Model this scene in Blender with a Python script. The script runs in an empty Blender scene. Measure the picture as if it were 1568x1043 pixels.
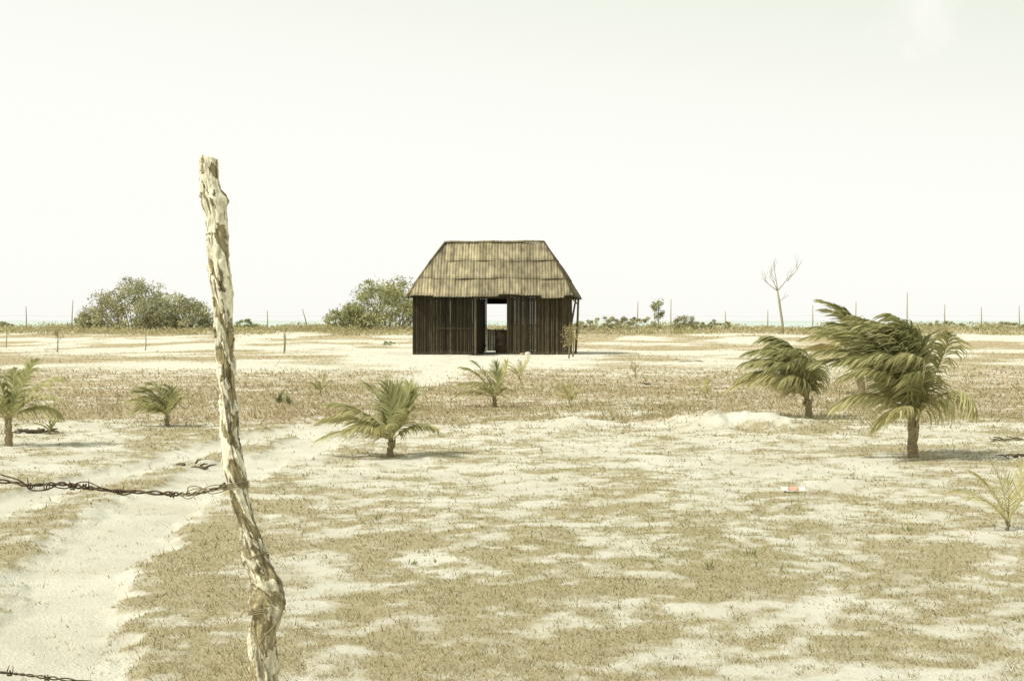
import bpy, math, random
import numpy as np
from mathutils import Vector, Matrix
R = random.Random(7)
rng = np.random.default_rng(11)
SC = bpy.context.scene
SC.view_settings.view_transform = 'Standard'
SC.view_settings.look = 'None'
SC.view_settings.exposure = 0

# ---------------------------------------------------------------- noise
def _h(ix, iy, s):
    n = (ix*374761393 + iy*668265263 + s*974634777) & 0xFFFFFFFF
    n = ((n ^ (n >> 13))*1274126177) & 0xFFFFFFFF
    n = n ^ (n >> 16)
    return n/4294967295.0
def vn(x, y, s=0):
    x = np.asarray(x, float); y = np.asarray(y, float)
    ix = np.floor(x).astype(np.int64); iy = np.floor(y).astype(np.int64)
    fx = x-ix; fy = y-iy
    fx = fx*fx*(3-2*fx); fy = fy*fy*(3-2*fy)
    a = _h(ix, iy, s); b = _h(ix+1, iy, s); c = _h(ix, iy+1, s); d = _h(ix+1, iy+1, s)
    return (a*(1-fx)+b*fx)*(1-fy)+(c*(1-fx)+d*fx)*fy
def fbm(x, y, o=4, s=0):
    t = 0; a = 1; w = 0
    for i in range(o):
        x2 = x*(2.03**i)*math.cos(i*.7+.4)-y*(2.03**i)*math.sin(i*.7+.4)
        y2 = x*(2.03**i)*math.sin(i*.7+.4)+y*(2.03**i)*math.cos(i*.7+.4)
        t = t+a*vn(x2+17.3*i, y2-9.1*i, s+i*13); w += a; a *= .5
    return t/w
def sm(a, b, x):
    t = np.clip((x-a)/(b-a), 0, 1)
    return t*t*(3-2*t)

# ---------------------------------------------------------------- terrain
def H(x, y):
    x = np.asarray(x, float); y = np.asarray(y, float)
    r = np.hypot(x, y)
    near = sm(1, 8, r)*(1-sm(300, 500, r))
    z = .10*(fbm(x/7, y/7, 3, 3)-.5)*near
    z = z+.035*(fbm(x/1.1, y/1.1, 3, 5)-.5)*near*(1-sm(40, 80, r))
    z = z+.026*(fbm(x/.22, y/.22, 3, 8)-.5)*(1-sm(14, 30, r))
    hut = sm(1.0, .6, np.hypot((x+.8)/7, (y-58.5)/6))
    z = z*(1-hut)
    z = z+.62*sm(66, 122, y)+.25*(fbm(x/9, y/14, 3, 22)-.5)*sm(90, 118, y)
    z = z-3.2*sm(135, 240, y)
    for (mx, my, sx, sy, h) in ((2.9, 18.3, .62, .7, .16), (2.45, 18.9, .35, .6, .10), (.75, 18.6, .55, .5, .07), (-5.6, 17.8, .7, .5, .07), (3.6, 18.0, .5, .5, .07)):
        z = z+h*np.exp(-((x-mx)/sx)**2-((y-my)/sy)**2)*(.3+1.4*fbm(x*6, y*6, 4, 4))
    z = z-.045*track(x, y)
    return z
P1 = np.array([(2, -1.5), (4, -1.62), (5.78, -1.86), (7.19, -2.26), (9.5, -2.60), (12.3, -2.62), (15.1, -2.34), (17.9, -2.33), (22.8, -2.4), (31, -2.1), (42, -1.8), (55, -1.0)])
P2 = np.array([(2, -4.2), (8, -3.8), (10.2, -3.66), (13.1, -3.50), (15.5, -3.24), (17.7, -2.88), (20, -2.5)])
def track(x, y):
    wob = (fbm(x*1.6, y*.9, 3, 40)-.5)*.38+(fbm(x*9, y*7, 2, 44)-.5)*.22
    c1 = np.interp(y, P1[:, 0], P1[:, 1]); c2 = np.interp(y, P2[:, 0], P2[:, 1])
    t1 = (1-sm(.24, .44, np.abs(x-c1+wob)))*sm(1, 2, y)*(1-.8*sm(18.5, 20.5, y))
    t1 = np.maximum(t1, (1-sm(.25, .9, np.abs(x-c1+wob*1.5)))*sm(27, 31, y)*(1-sm(56, 58, y)))
    t2 = (1-sm(.14, .30, np.abs(x-c2+wob)))*sm(1, 2, y)*(1-sm(18, 19.5, y))
    return np.maximum(t1, t2)
def verge(x, y):
    c1 = np.interp(y, P1[:, 0], P1[:, 1]); c2 = np.interp(y, P2[:, 0], P2[:, 1])
    return np.maximum(np.exp(-((np.abs(x-c1)-.70)/.30)**2), .9*np.exp(-((np.abs(x-c2)-.52)/.24)**2))*sm(2, 3, y)*(1-sm(17, 20, y))
def gmask(x, y):
    """how much dry grass grows here: 0 bare sand, 1 closed grass"""
    a = fbm(x/1.7+3, y/1.5, 4, 60); b = fbm(x/.34, y/.32, 3, 70); c = fbm(x/6, y/5, 3, 90); e = fbm(x/.11, y/.11, 2, 95)
    f = fbm(x/3.2, y/5.5, 4, 110)
    farz = sm(36, 46, y)*(1-sm(95, 115, y))
    g = .575+(a-.5)*1.05*(1-.4*farz)+(b-.5)*1.55*(1-farz)+(c-.5)*.55+(e-.5)*1.35*(1-farz)
    g = g+farz*((f-.5)*4.0+.05)
    band = sm(16.5, 20, y+(a-.5)*6)*(1-sm(29, 39, y+(c-.5)*14+(a-.5)*5))
    g = g+band*.42+.24*verge(x, y)
    g = g+.35*sm(85, 115, y)
    g = g-.20*np.exp(-((x-1.6)/1.2)**2-((y-6.3)/.6)**2)
    g = g-.40*np.exp(-((x-2.3)/1.4)**2-((y-12.8)/.9)**2)
    hs = np.hypot((x+1.2+(a-.5)*5)/7.5, (y-54+(b-.5)*4)/13.0)
    g = g-1.5*(1-sm(.3, 1.0, hs))
    g = g-.8*np.exp(-((x-5)/4.5)**2-((y-60)/3)**2)
    for (mx, my, sx, sy) in ((2.9, 18.3, .75, .8), (.75, 18.6, .6, .5), (-5.6, 17.8, .9, .5)):
        g = g-.8*np.exp(-((x-mx)/sx)**2-((y-my)/sy)**2)
    g = g-1.15*track(x, y)
    g = g-1.0*sm(140, 160, y)
    return np.clip(g, 0, 1)

def Hs(x, y): return float(H(np.array([x]), np.array([y]))[0])

# ---------------------------------------------------------------- materials
def newmat(name):
    m = bpy.data.materials.new(name); m.use_nodes = True
    nt = m.node_tree; nt.nodes.clear()
    o = nt.nodes.new('ShaderNodeOutputMaterial')
    b = nt.nodes.new('ShaderNodeBsdfPrincipled')
    nt.links.new(b.outputs[0], o.inputs[0])
    b.inputs['Roughness'].default_value = .85
    b.inputs['Specular IOR Level'].default_value = .2
    return m, nt, b, o
def N(nt, t, **k):
    n = nt.nodes.new(t)
    for a, v in k.items():
        if hasattr(n, a): setattr(n, a, v)
    return n
def mixrgb(nt, fac, a, b, mode='MIX'):
    n = nt.nodes.new('ShaderNodeMix'); n.data_type = 'RGBA'; n.blend_type = mode
    for i, v in ((0, fac), (6, a), (7, b)):
        if isinstance(v, (int, float)): n.inputs[i].default_value = v
        elif isinstance(v, tuple): n.inputs[i].default_value = (*v[:3], 1)
        else: nt.links.new(v, n.inputs[i])
    return n.outputs[2]
def ramp(nt, src, pts):
    n = nt.nodes.new('ShaderNodeValToRGB'); e = n.color_ramp.elements
    while len(e) < len(pts): e.new(.5)
    for i, (p, c) in enumerate(pts):
        e[i].position = p; e[i].color = (*c, 1) if isinstance(c, tuple) else (c, c, c, 1)
    nt.links.new(src, n.inputs[0]); return n.outputs[0]
def noise(nt, vec, scale, det=4, rough=.55):
    n = nt.nodes.new('ShaderNodeTexNoise'); n.inputs['Scale'].default_value = scale
    n.inputs['Detail'].default_value = det; n.inputs['Roughness'].default_value = rough
    if vec is not None: nt.links.new(vec, n.inputs['Vector'])
    return n.outputs[0]
def mapping(nt, s):
    tc = nt.nodes.new('ShaderNodeTexCoord'); m = nt.nodes.new('ShaderNodeMapping')
    m.inputs['Scale'].default_value = s; nt.links.new(tc.outputs['Object'], m.inputs[0]); return m.outputs[0]
def bump(nt, b, src, st, dist):
    n = nt.nodes.new('ShaderNodeBump'); n.inputs['Strength'].default_value = st; n.inputs['Distance'].default_value = dist
    nt.links.new(src, n.inputs['Height']); nt.links.new(n.outputs[0], b.inputs['Normal'])
def colmat(name, transl=0.0, rough=.8, nscale=None, nst=.3, stretch=(1, 1, 1), bmp=0):
    m, nt, b, o = newmat(name)
    a = N(nt, 'ShaderNodeAttribute', attribute_name='Col').outputs['Color']
    b.inputs['Roughness'].default_value = rough
    if nscale:
        v = mapping(nt, stretch); nz = noise(nt, v, nscale, 5)
        k = ramp(nt, nz, [(.3, 1-nst), (.7, 1+nst)])
        a = mixrgb(nt, 1.0, a, k, 'MULTIPLY')
        if bmp: bump(nt, b, nz, .6, bmp)
    nt.links.new(a, b.inputs['Base Color'])
    if transl:
        t = nt.nodes.new('ShaderNodeBsdfTranslucent'); nt.links.new(a, t.inputs[0])
        mx = nt.nodes.new('ShaderNodeMixShader'); mx.inputs[0].default_value = transl
        nt.links.new(b.outputs[0], mx.inputs[1]); nt.links.new(t.outputs[0], mx.inputs[2]); nt.links.new(mx.outputs[0], o.inputs[0])
    return m

# ---------------------------------------------------------------- mesh helper
def npmesh(name, V, F, C=None, mat=None, smooth=False, parent=None):
    me = bpy.data.meshes.new(name)
    V = np.asarray(V, np.float32)
    if isinstance(F, np.ndarray):
        k = F.shape[1]
        me.vertices.add(len(V)); me.vertices.foreach_set('co', V.ravel())
        me.loops.add(F.size); me.loops.foreach_set('vertex_index', F.astype(np.int32).ravel())
        me.polygons.add(len(F)); me.polygons.foreach_set('loop_start', np.arange(0, F.size, k, dtype=np.int32))
        me.polygons.foreach_set('loop_total', np.full(len(F), k, np.int32))
        me.update(calc_edges=True)
    else:
        me.from_pydata([tuple(map(float, v)) for v in V], [], F)
    if C is not None:
        C = np.asarray(C, np.float32)
        a = me.color_attributes.new('Col', 'FLOAT_COLOR', 'POINT')
        a.data.foreach_set('color', np.hstack([C, np.ones((len(C), 1), np.float32)]).ravel())
    if smooth: me.polygons.foreach_set('use_smooth', np.ones(len(me.polygons), bool))
    me.validate()
    ob = bpy.data.objects.new(name, me); SC.collection.objects.link(ob)
    if mat: me.materials.append(mat)
    if parent: ob.parent = parent
    return ob
class MB:
    def __init__(s): s.V = []; s.F = []; s.C = []
    def add(s, vs, fs, c):
        n = len(s.V)
        s.V += [tuple(v) for v in vs]; s.F += [tuple(i+n for i in f) for f in fs]
        if len(c) == len(vs) and hasattr(c[0], '__len__'): s.C += [tuple(q) for q in c]
        else: s.C += [tuple(c)]*len(vs)
    def box(s, x0, x1, y0, y1, z0, z1, c, j=0):
        q = lambda: R.uniform(-j, j)
        vs = [(x+q(), y+q(), z+q()) for z in (z0, z1) for x, y in ((x0, y0), (x1, y0), (x1, y1), (x0, y1))]
        s.add(vs, [(3, 2, 1, 0), (4, 5, 6, 7), (0, 1, 5, 4), (1, 2, 6, 5), (2, 3, 7, 6), (3, 0, 4, 7)], c)
    def tube(s, pts, rad, c, n=6, cap=True):
        pts = [Vector(p) for p in pts]; vs = []; cs = []
        up = Vector((.13, .2, 1)).normalized()
        for i, p in enumerate(pts):
            t = (pts[min(i+1, len(pts)-1)]-pts[max(i-1, 0)]).normalized()
            a = t.cross(up)
            if a.length < .05: a = t.cross(Vector((1, .1, 0)))
            a.normalize(); b = t.cross(a)
            r = rad[i] if hasattr(rad, '__len__') else rad
            cc = c[i] if hasattr(c[0], '__len__') else c
            for k in range(n):
                w = 2*math.pi*k/n
                vs.append(p+(a*math.cos(w)+b*math.sin(w))*r); cs.append(cc)
        fs = [(i*n+k, i*n+(k+1) % n, (i+1)*n+(k+1) % n, (i+1)*n+k) for i in range(len(pts)-1) for k in range(n)]
        if cap: fs += [tuple(range(n))[::-1], tuple((len(pts)-1)*n+k for k in range(n))]
        s.add(vs, fs, cs)
    def obj(s, name, mat, smooth=False, parent=None):
        return npmesh(name, s.V, s.F, s.C, mat, smooth, parent)

def empty(name):
    e = bpy.data.objects.new(name, None); SC.collection.objects.link(e); return e

# ---------------------------------------------------------------- ground sheet
def ground():
    dense = np.linspace(-32, 32, 700); rest = np.linspace(32, 328, 90)[1:-1]
    th = np.radians(np.concatenate([dense, rest]))
    rr = np.concatenate([[.05, .5, 1, 1.6, 2.2], np.geomspace(3, 160, 860), np.geomspace(165, 9000, 60)])
    T, Rr = np.meshgrid(th, rr)
    X = Rr*np.sin(T); Y = Rr*np.cos(T)
    Z = H(X, Y)
    V = np.stack([X, Y, Z], -1).reshape(-1, 3)
    nt_, nr = len(th), len(rr)
    i = np.arange(nr-1)[:, None]; j = np.arange(nt_)[None, :]; j2 = (j+1) % nt_
    F = np.stack([i*nt_+j, (i+1)*nt_+j, (i+1)*nt_+j2, i*nt_+j2], -1).reshape(-1, 4)
    g = gmask(X, Y).ravel(); bn = (sm(16.5, 20, Y)*(1-.4*sm(30, 42, Y))).ravel(); tr = track(X, Y).ravel()
    C = np.stack([g, bn, tr], -1)
    m, nt, b, o = newmat('sandy_ground')
    att = N(nt, 'ShaderNodeAttribute', attribute_name='Col')
    sep = nt.nodes.new('ShaderNodeSeparateColor'); nt.links.new(att.outputs['Color'], sep.inputs[0])
    v = mapping(nt, (1, 1, 1))
    n1 = noise(nt, v, 9, 7, .8); n2 = noise(nt, v, 60, 4, .7); n3 = noise(nt, v, 1.1, 5, .6)
    ad = N(nt, 'ShaderNodeMath', operation='MULTIPLY_ADD'); nt.links.new(n1, ad.inputs[0]); ad.inputs[1].default_value = 1.6; ad.inputs[2].default_value = -.80
    a2 = N(nt, 'ShaderNodeMath', operation='ADD'); nt.links.new(sep.outputs[0], a2.inputs[0]); nt.links.new(ad.outputs[0], a2.inputs[1])
    fac = ramp(nt, a2.outputs[0], [(.24, 0.0), (.52, .30), (.90, .85)])
    sand = mixrgb(nt, n2, (.64, .615, .52), (.79, .77, .68))
    sand = mixrgb(nt, ramp(nt, n3, [(.38, 0.0), (.62, 1.0)]), sand, mixrgb(nt, n2, (.54, .51, .41), (.71, .68, .58)))
    that = mixrgb(nt, n2, (.27, .22, .115), (.54, .465, .285))
    red = mixrgb(nt, n3, (.35, .265, .16), (.48, .385, .24))
    that = mixrgb(nt, sep.outputs[1], that, red)
    col = mixrgb(nt, fac, sand, that)
    nt.links.new(col, b.inputs['Base Color']); b.inputs['Roughness'].default_value = 1
    b.inputs['Specular IOR Level'].default_value = 0
    bump(nt, b, mixrgb(nt, .5, n1, n2), .85, .045)
    npmesh('sandy_ground', V, F, C, m, True)
ground()

# ---------------------------------------------------------------- sea
def sea():
    m, nt, b, o = newmat('sea_water')
    b.inputs['Roughness'].default_value = .5
    v = mapping(nt, (.02, .25, 1)); nz = noise(nt, v, 1, 4)
    nt.links.new(ramp(nt, nz, [(.35, (.42, .51, .47)), (.62, (.53, .58, .53))]), b.inputs['Base Color'])
    bump(nt, b, nz, .4, .3)
    ys = np.geomspace(150, 9000, 30); xs = np.linspace(-9000, 9000, 40)
    X, Y = np.meshgrid(xs, ys); V = np.stack([X, Y, np.full_like(X, -.45)], -1).reshape(-1, 3)
    i = np.arange(29)[:, None]; j = np.arange(39)[None, :]
    F = np.stack([i*40+j, i*40+j+1, (i+1)*40+j+1, (i+1)*40+j], -1).reshape(-1, 4)
    npmesh('sea', V, F, None, m)
sea()

# ---------------------------------------------------------------- dry grass (one mesh)
def grass():
    n = 1800000
    u = rng.random(n)
    near = rng.random(n) < .64
    d = np.where(near, 1/(1/4.0+(1/30.-1/4.0)*u), 4.5*(135/4.5)**u)
    th = np.radians(rng.uniform(-26, 26, n))
    x = d*np.sin(th); y = d*np.cos(th)
    g = gmask(x, y)
    fine = fbm(x/.07, y/.07, 2, 200)
    g2 = np.clip(g+(fine-.5)*1.5, 0, 1)
    keep = rng.random(n) < (g2**1.6)*.44*(.85+.15*sm(14, 18, y))
    keep &= ~((np.abs(x+.8) < 3.3) & (np.abs(y-58.7) < 2.5))
    x, y, d, g, fine = x[keep], y[keep], d[keep], g[keep], fine[keep]
    n = len(x)
    band = sm(16, 20, y)*(1-sm(34, 46, y)); far = sm(80, 115, y)
    tall = vn(x/1.3, y/1.3, 300)
    L = rng.uniform(.35, 1.25, n)*(.017+.00085*d*(y < 40)+band*.038*(.2+tall)+.03*sm(36, 50, y)+far*.17*(.3+tall))
    L *= np.where(rng.random(n) < .05, 2.0, 1)
    w = .00045*d*rng.uniform(.5, 1.2, n)+.0003
    w = np.minimum(w, .03)
    az = rng.uniform(0, 2*np.pi, n)
    lean = np.abs(rng.normal(1.1, .7, n))*(1-.4*band)
    lx = np.cos(az)*lean*.8-.3; ly = np.sin(az)*lean*.8; lz = np.ones(n)*.7
    k = L/np.sqrt(lx**2+ly**2+lz**2); lx *= k; ly *= k; lz *= k
    z = H(x, y)-.003
    wa = rng.uniform(0, np.pi, n); wx = np.cos(wa)*w; wy = np.sin(wa)*w*.4
    V = np.empty((n, 3, 3), np.float32)
    V[:, 0] = np.stack([x-wx, y-wy, z], -1); V[:, 1] = np.stack([x+wx, y+wy, z], -1); V[:, 2] = np.stack([x+lx, y+ly, z+lz], -1)
    F = np.arange(n*3).reshape(n, 3)
    pal = np.array([(.57, .485, .28), (.68, .61, .40), (.40, .33, .165), (.46, .36, .205), (.24, .23, .09), (.76, .71, .53)])  # dark olive blades also stand for specks of shade in the grass
    tone = fbm(x/1.5, y/1.5, 3, 400)
    idx = rng.choice(6, n, p=[.27, .21, .18, .09, .12, .13])
    c = pal[idx]
    rb = (band*np.clip((tone-.25)*2, 0, 1))[:, None]
    c = c*(1-rb*.6)+np.array((.50, .375, .225))*rb*.6
    gr = (np.clip((fbm(x/2.5, y/2.5, 3, 500)-.5)*4, 0, 1)*.5)[:, None]
    c = c*(1-gr)+np.array((.41, .40, .18))*gr
    c = c*rng.uniform(.60, 1.2, (n, 1))*(1+.08*far[:, None])
    C = np.repeat(c[:, None, :], 3, 1); C[:, :2] *= .68  # roots darkened: shade between blades put into the colour
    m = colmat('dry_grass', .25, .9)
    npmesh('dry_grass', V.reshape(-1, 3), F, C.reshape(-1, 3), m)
grass()

# ---------------------------------------------------------------- hut
def hut():
    root = empty('wooden_hut')
    wallm = colmat('tarred_boards', 0, .8, 9, .45, (3, 3, .35), .01)
    roofm = colmat('weathered_roof_sheet', 0, .85, 2.2, .45, (2.5, .8, .8), .004)
    polem = colmat('hut_poles', 0, .8, 12, .3, (1, 1, .3))
    yf, yb = 56.5, 61.0; xl, xr = -3.94, 2.39
    def wall(name, a, b, z1):
        mb = MB(); a = Vector(a); b = Vector(b); L = (b-a).length; t = (b-a)/L; nrm = Vector((t.y, -t.x, 0))
        s = 0; panel = R.uniform(.8, 1.2)
        while s < L-.02:
            w = R.uniform(.055, .10)
            if s+w > L: w = L-s
            if R.random() < .09: panel = R.uniform(.75, 1.35)
            q = R.uniform(.6, 1.3)*panel
            if R.random() < .08: q *= 1.6
            c = (.046*q, .037*q, .021*q)
            off = R.uniform(-.018, .018); zb = R.uniform(0, .05); zt = z1+R.uniform(-.03, .02)
            p0 = a+t*(s+.003)+nrm*off; p1 = a+t*(s+w-.003)+nrm*off; pm = (p0+p1)/2+nrm*.02; bk = nrm*-.02
            prof = [p0, pm, p1, p1+bk, p0+bk]; vs = []; cs = []
            for z in (zb, .12, .5*z1, zt):
                for p in prof:
                    vs.append((p.x, p.y, z)); k = 2.6 if z == zb else 1.15 if z == .12 else 1.0; cs.append((c[0]*k, c[1]*k, c[2]*k))
            fs = []
            for r in range(3):
                for k in range(5): fs.append((r*5+k, r*5+(k+1) % 5, r*5+5+(k+1) % 5, r*5+5+k))
            fs.append((15, 16, 17, 18, 19))
            mb.add(vs, fs, cs); s += w
        for z in (.25, 1.15, z1-.15):
            p = [a-nrm*.05+Vector((0, 0, z)), b-nrm*.05+Vector((0, 0, z))]
            mb.tube(p, .025, (.05, .04, .022), 5)
        mb.obj(name, wallm, False, root)
    wall('front_wall_left', (xl, yf, 0), (-1.42, yf, 0), 2.36)
    wall('front_wall_right', (-.20, yf, 0), (xr, yf, 0), 2.36)
    wall('left_wall', (xl, yb, 0), (xl, yf+.06, 0), 2.36)
    wall('right_wall', (xr-.03, yf+.06, 0), (xr-.03, yb-.9, 0), 2.36)
    wall('back_wall_left', (-1.08, yb, 0), (xl+.03, yb, 0), 2.36)
    wall('back_wall_right', (xr-.05, yb, 0), (-.10, yb, 0), 2.36)
    mb = MB()
    mb.box(-1.42, -.20, yf+.01, yf+.07, 2.22, 2.34, (.04, .03, .018), .004)
    mb.box(-1.08, -.10, yb-.03, yb+.03, 2.06, 2.34, (.04, .03, .018), .004)
    mb.box(-1.50, -1.42, yf-.055, yf-.025, .04, 2.3, (.12, .098, .06), .006)
    mb.box(-.20, -.13, yf-.055, yf-.025, .04, 2.3, (.05, .04, .025), .006)
    mb.box(-3.0, -1.52, yf-.05, yf-.03, 1.02, 1.05, (.06, .048, .03), .006)
    mb.obj('door_frame', wallm, False, root)
    mb = MB()
    for i in range(9):
        q = R.uniform(.85, 1.15); mb.box(-1.07+i*.105, -1.07+i*.105+.1, yb+.05, yb+.075, .05, .98+R.uniform(-.02, .02), (.66*q, .59*q, .43*q), .003)  # planks paled to look like bright ground beyond, despite the shaded interior
    mb.obj('back_half_door', wallm, False, root)
    mb = MB()
    for i in range(8):
        q = R.uniform(.7, 1.2); y = yf+.08+i*.1
        mb.box(-1.41+i*.035, -1.36+i*.035, y, y+.105, .03, 2.2, (.03*q, .024*q, .014*q), .002)
    mb.obj('door_leaf', wallm, False, root)
    mb = MB()
    for (x, y, r) in ((xl+.07, yf+.1, .055), (xr-.08, yf+.12, .055), (xl+.1, yb-.1, .05), (xr-.1, yb-.1, .05)):
        mb.tube([(x, y, -.1), (x, y, 2.4)], r, (.10, .08, .045), 8)
    mb.tube([(2.60, 58.3, -.1), (2.66, 58.35, .8), (2.70, 58.4, 1.5), (2.73, 58.5, 2.36)], [.055, .05, .045, .045], (.20, .165, .09), 8)
    mb.tube([(2.42, 59.9, -.1), (2.5, 59.9, 1.2), (2.7, 60.0, 2.3)], [.05, .045, .04], (.2, .16, .09), 8)
    mb.tube([(2.66, 58.35, 2.05), (2.30, 57.2, 2.34)], .03, (.2, .16, .09), 6)
    mb.tube([(2.40, yf-.03, 2.34), (2.78, 58.5, 2.24), (2.60, 61.1, 2.30)], .035, (.15, .12, .07), 6)
    mb.obj('support_poles', polem, True, root)
    mb = MB()
    for i in range(9):
        x = -3.3+i*.62
        mb.tube([(x, yf-.1, 2.28), (min(max(x, -2.6), 1.2), 58.72, 4.36)], .03, (.07, .055, .03), 6)
        mb.tube([(x, yb+.1, 2.28), (min(max(x, -2.6), 1.2), 58.78, 4.36)], .03, (.07, .055, .03), 6)
    mb.tube([(-2.7, 58.75, 4.40), (1.25, 58.75, 4.40)], .04, (.07, .055, .03), 6)
    mb.obj('rafters', polem, True, root)
    def slope(name, eA, eB, rA, rB, pitch, base, courses=3, belly=0.0):
        mb = MB(); eA, eB, rA, rB = map(Vector, (eA, eB, rA, rB))
        ax = (eB-eA).normalized(); L = (eB-eA).length
        up = ((rA+rB)/2-(eA+eB)/2); nrm = ax.cross(up).normalized()
        if nrm.z < 0: nrm = -nrm
        ra = (rA-eA).dot(ax); rb = (rB-eA).dot(ax); upv = (rA-eA)-ax*ra
        for c in range(courses):
            t0 = c/courses-(.035 if c else .0); t1 = (c+1)/courses
            cols = int(L/pitch*8); sheetw = .86; soff = R.uniform(0, .5)
            stone = {}; rib = {}
            rows = 5
            vs = []; cs = []
            for r in range(rows+1):
                t = t0+(t1-t0)*r/rows
                lo = ra*t; hi = L+(rb-L)*t
                for k in range(cols+1):
                    s = min(max(L*k/cols, lo), hi)
                    sh = int((s+soff+.5)/sheetw)
                    if sh not in stone: stone[sh] = (R.uniform(.80, 1.10)*(1.2 if s < 2.6 and R.random() < .6 else 1), R.uniform(-.014, .014), R.uniform(-.03, .03))
                    ri = int(s/pitch)
                    if ri not in rib: rib[ri] = R.uniform(.72, 1.15)
                    q, dz, dt = stone[sh]
                    wv = math.sin(2*math.pi*s/pitch)
                    p = eA+ax*s+upv*(t+(dt if r == 0 and c == 0 else dt*.5 if r == 0 else 0))
                    p += nrm*(.014*wv+.026*(1-r/rows)+dz+belly*math.sin(math.pi*t)+.016*math.sin(s*2.1+c)+.008*math.sin(s*5.3+c*2))
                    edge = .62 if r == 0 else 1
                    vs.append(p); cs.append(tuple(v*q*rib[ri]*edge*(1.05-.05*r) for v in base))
            fs = [(r*(cols+1)+k, r*(cols+1)+k+1, (r+1)*(cols+1)+k+1, (r+1)*(cols+1)+k) for r in range(rows) for k in range(cols)]
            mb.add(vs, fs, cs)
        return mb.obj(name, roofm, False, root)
    EZ = 2.30; RZ = 4.54
    FL = (-4.12, 56.12, EZ); FR = (2.44, 56.12, EZ); ML = (-4.38, 58.7, EZ-.03); MR = (2.84, 58.7, EZ-.06); BL = (-4.1, 61.35, EZ); BR = (2.5, 61.35, EZ)
    RL = (-2.78, 58.75, RZ); RR = (1.33, 58.75, RZ+.03)
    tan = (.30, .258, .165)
    slope('roof_front', FL, FR, RL, RR, .12, tan, belly=.06)
    slope('roof_back', BR, BL, RR, RL, .12, tan)
    def tri(name, A, B, T): slope(name, A, B, T, T, .12, (.16, .14, .09), belly=.05)  # hip sheets darker than the main slopes: side shade put into the colour
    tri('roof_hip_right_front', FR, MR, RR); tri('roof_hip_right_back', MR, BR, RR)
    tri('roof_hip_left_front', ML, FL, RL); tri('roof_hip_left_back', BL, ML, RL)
    mb = MB()
    def cap(a, b, w, c):
        a = Vector(a); b = Vector(b); mb.tube([a.lerp(b, i/10)+Vector((0, 0, .045+.014*math.sin(i*1.7))) for i in range(11)], w, c, 6)
    cap(RL, RR, .05, (.21, .18, .115))
    def hipcap(a, b, c):
        a = Vector(a); b = Vector(b); mb.tube([a.lerp(b, i/12)+Vector((0, -.02, .03+.075*math.sin(math.pi*i/12)))for i in range(13)], .035, c, 6)
    hipcap(FR, RR, (.08, .07, .04)); hipcap(FL, RL, (.2, .17, .10)); hipcap(BR, RR, (.1, .08, .05)); hipcap(BL, RL, (.2, .17, .1))  # right caps dark, left caps pale: shaded side painted into the colours
    mb.obj('ridge_caps', roofm, True, root)
hut()

def barrel():
    mb = MB(); cx, cy = -.42, 59.6
    pts = [(cx, cy, z) for z in (0.02, .12, .3, .32, .34, .55, .57, .59, .8, .9)]
    mb.tube(pts, [.27, .275, .28, .295, .28, .28, .295, .28, .275, .27], (.26, .19, .12), 20)
    mb.tube([(cx, cy, .9), (cx, cy, .93)], [.285, .285], (.16, .11, .07), 20)
    mb.obj('oil_drum', colmat('rusty_drum', 0, .7, 6, .5, (1, 1, 1)), True)
barrel()
def rock(name, x, y, r, c, flat=.7):
    mb = MB(); n = 10; m = 7; vs = []
    for i in range(m+1):
        ph = math.pi*i/m
        for k in range(n):
            w = 2*math.pi*k/n; q = r*R.uniform(.8, 1.15)
            vs.append((x+q*math.sin(ph)*math.cos(w), y+q*math.sin(ph)*math.sin(w), Hs(x, y)+q*flat*math.cos(ph)+r*.25))
    fs = [(i*n+k, i*n+(k+1) % n, (i+1)*n+(k+1) % n, (i+1)*n+k) for i in range(m) for k in range(n)]
    mb.add(vs, fs, c); mb.obj(name, rockm, True)
rockm = colmat('pale_stone', 0, .9, 10, .2)
rock('limestone_rock', .62, 56.0, .13, (.6, .58, .5)); rock('limestone_rock', .40, 56.1, .09, (.4, .32, .2))

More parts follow.
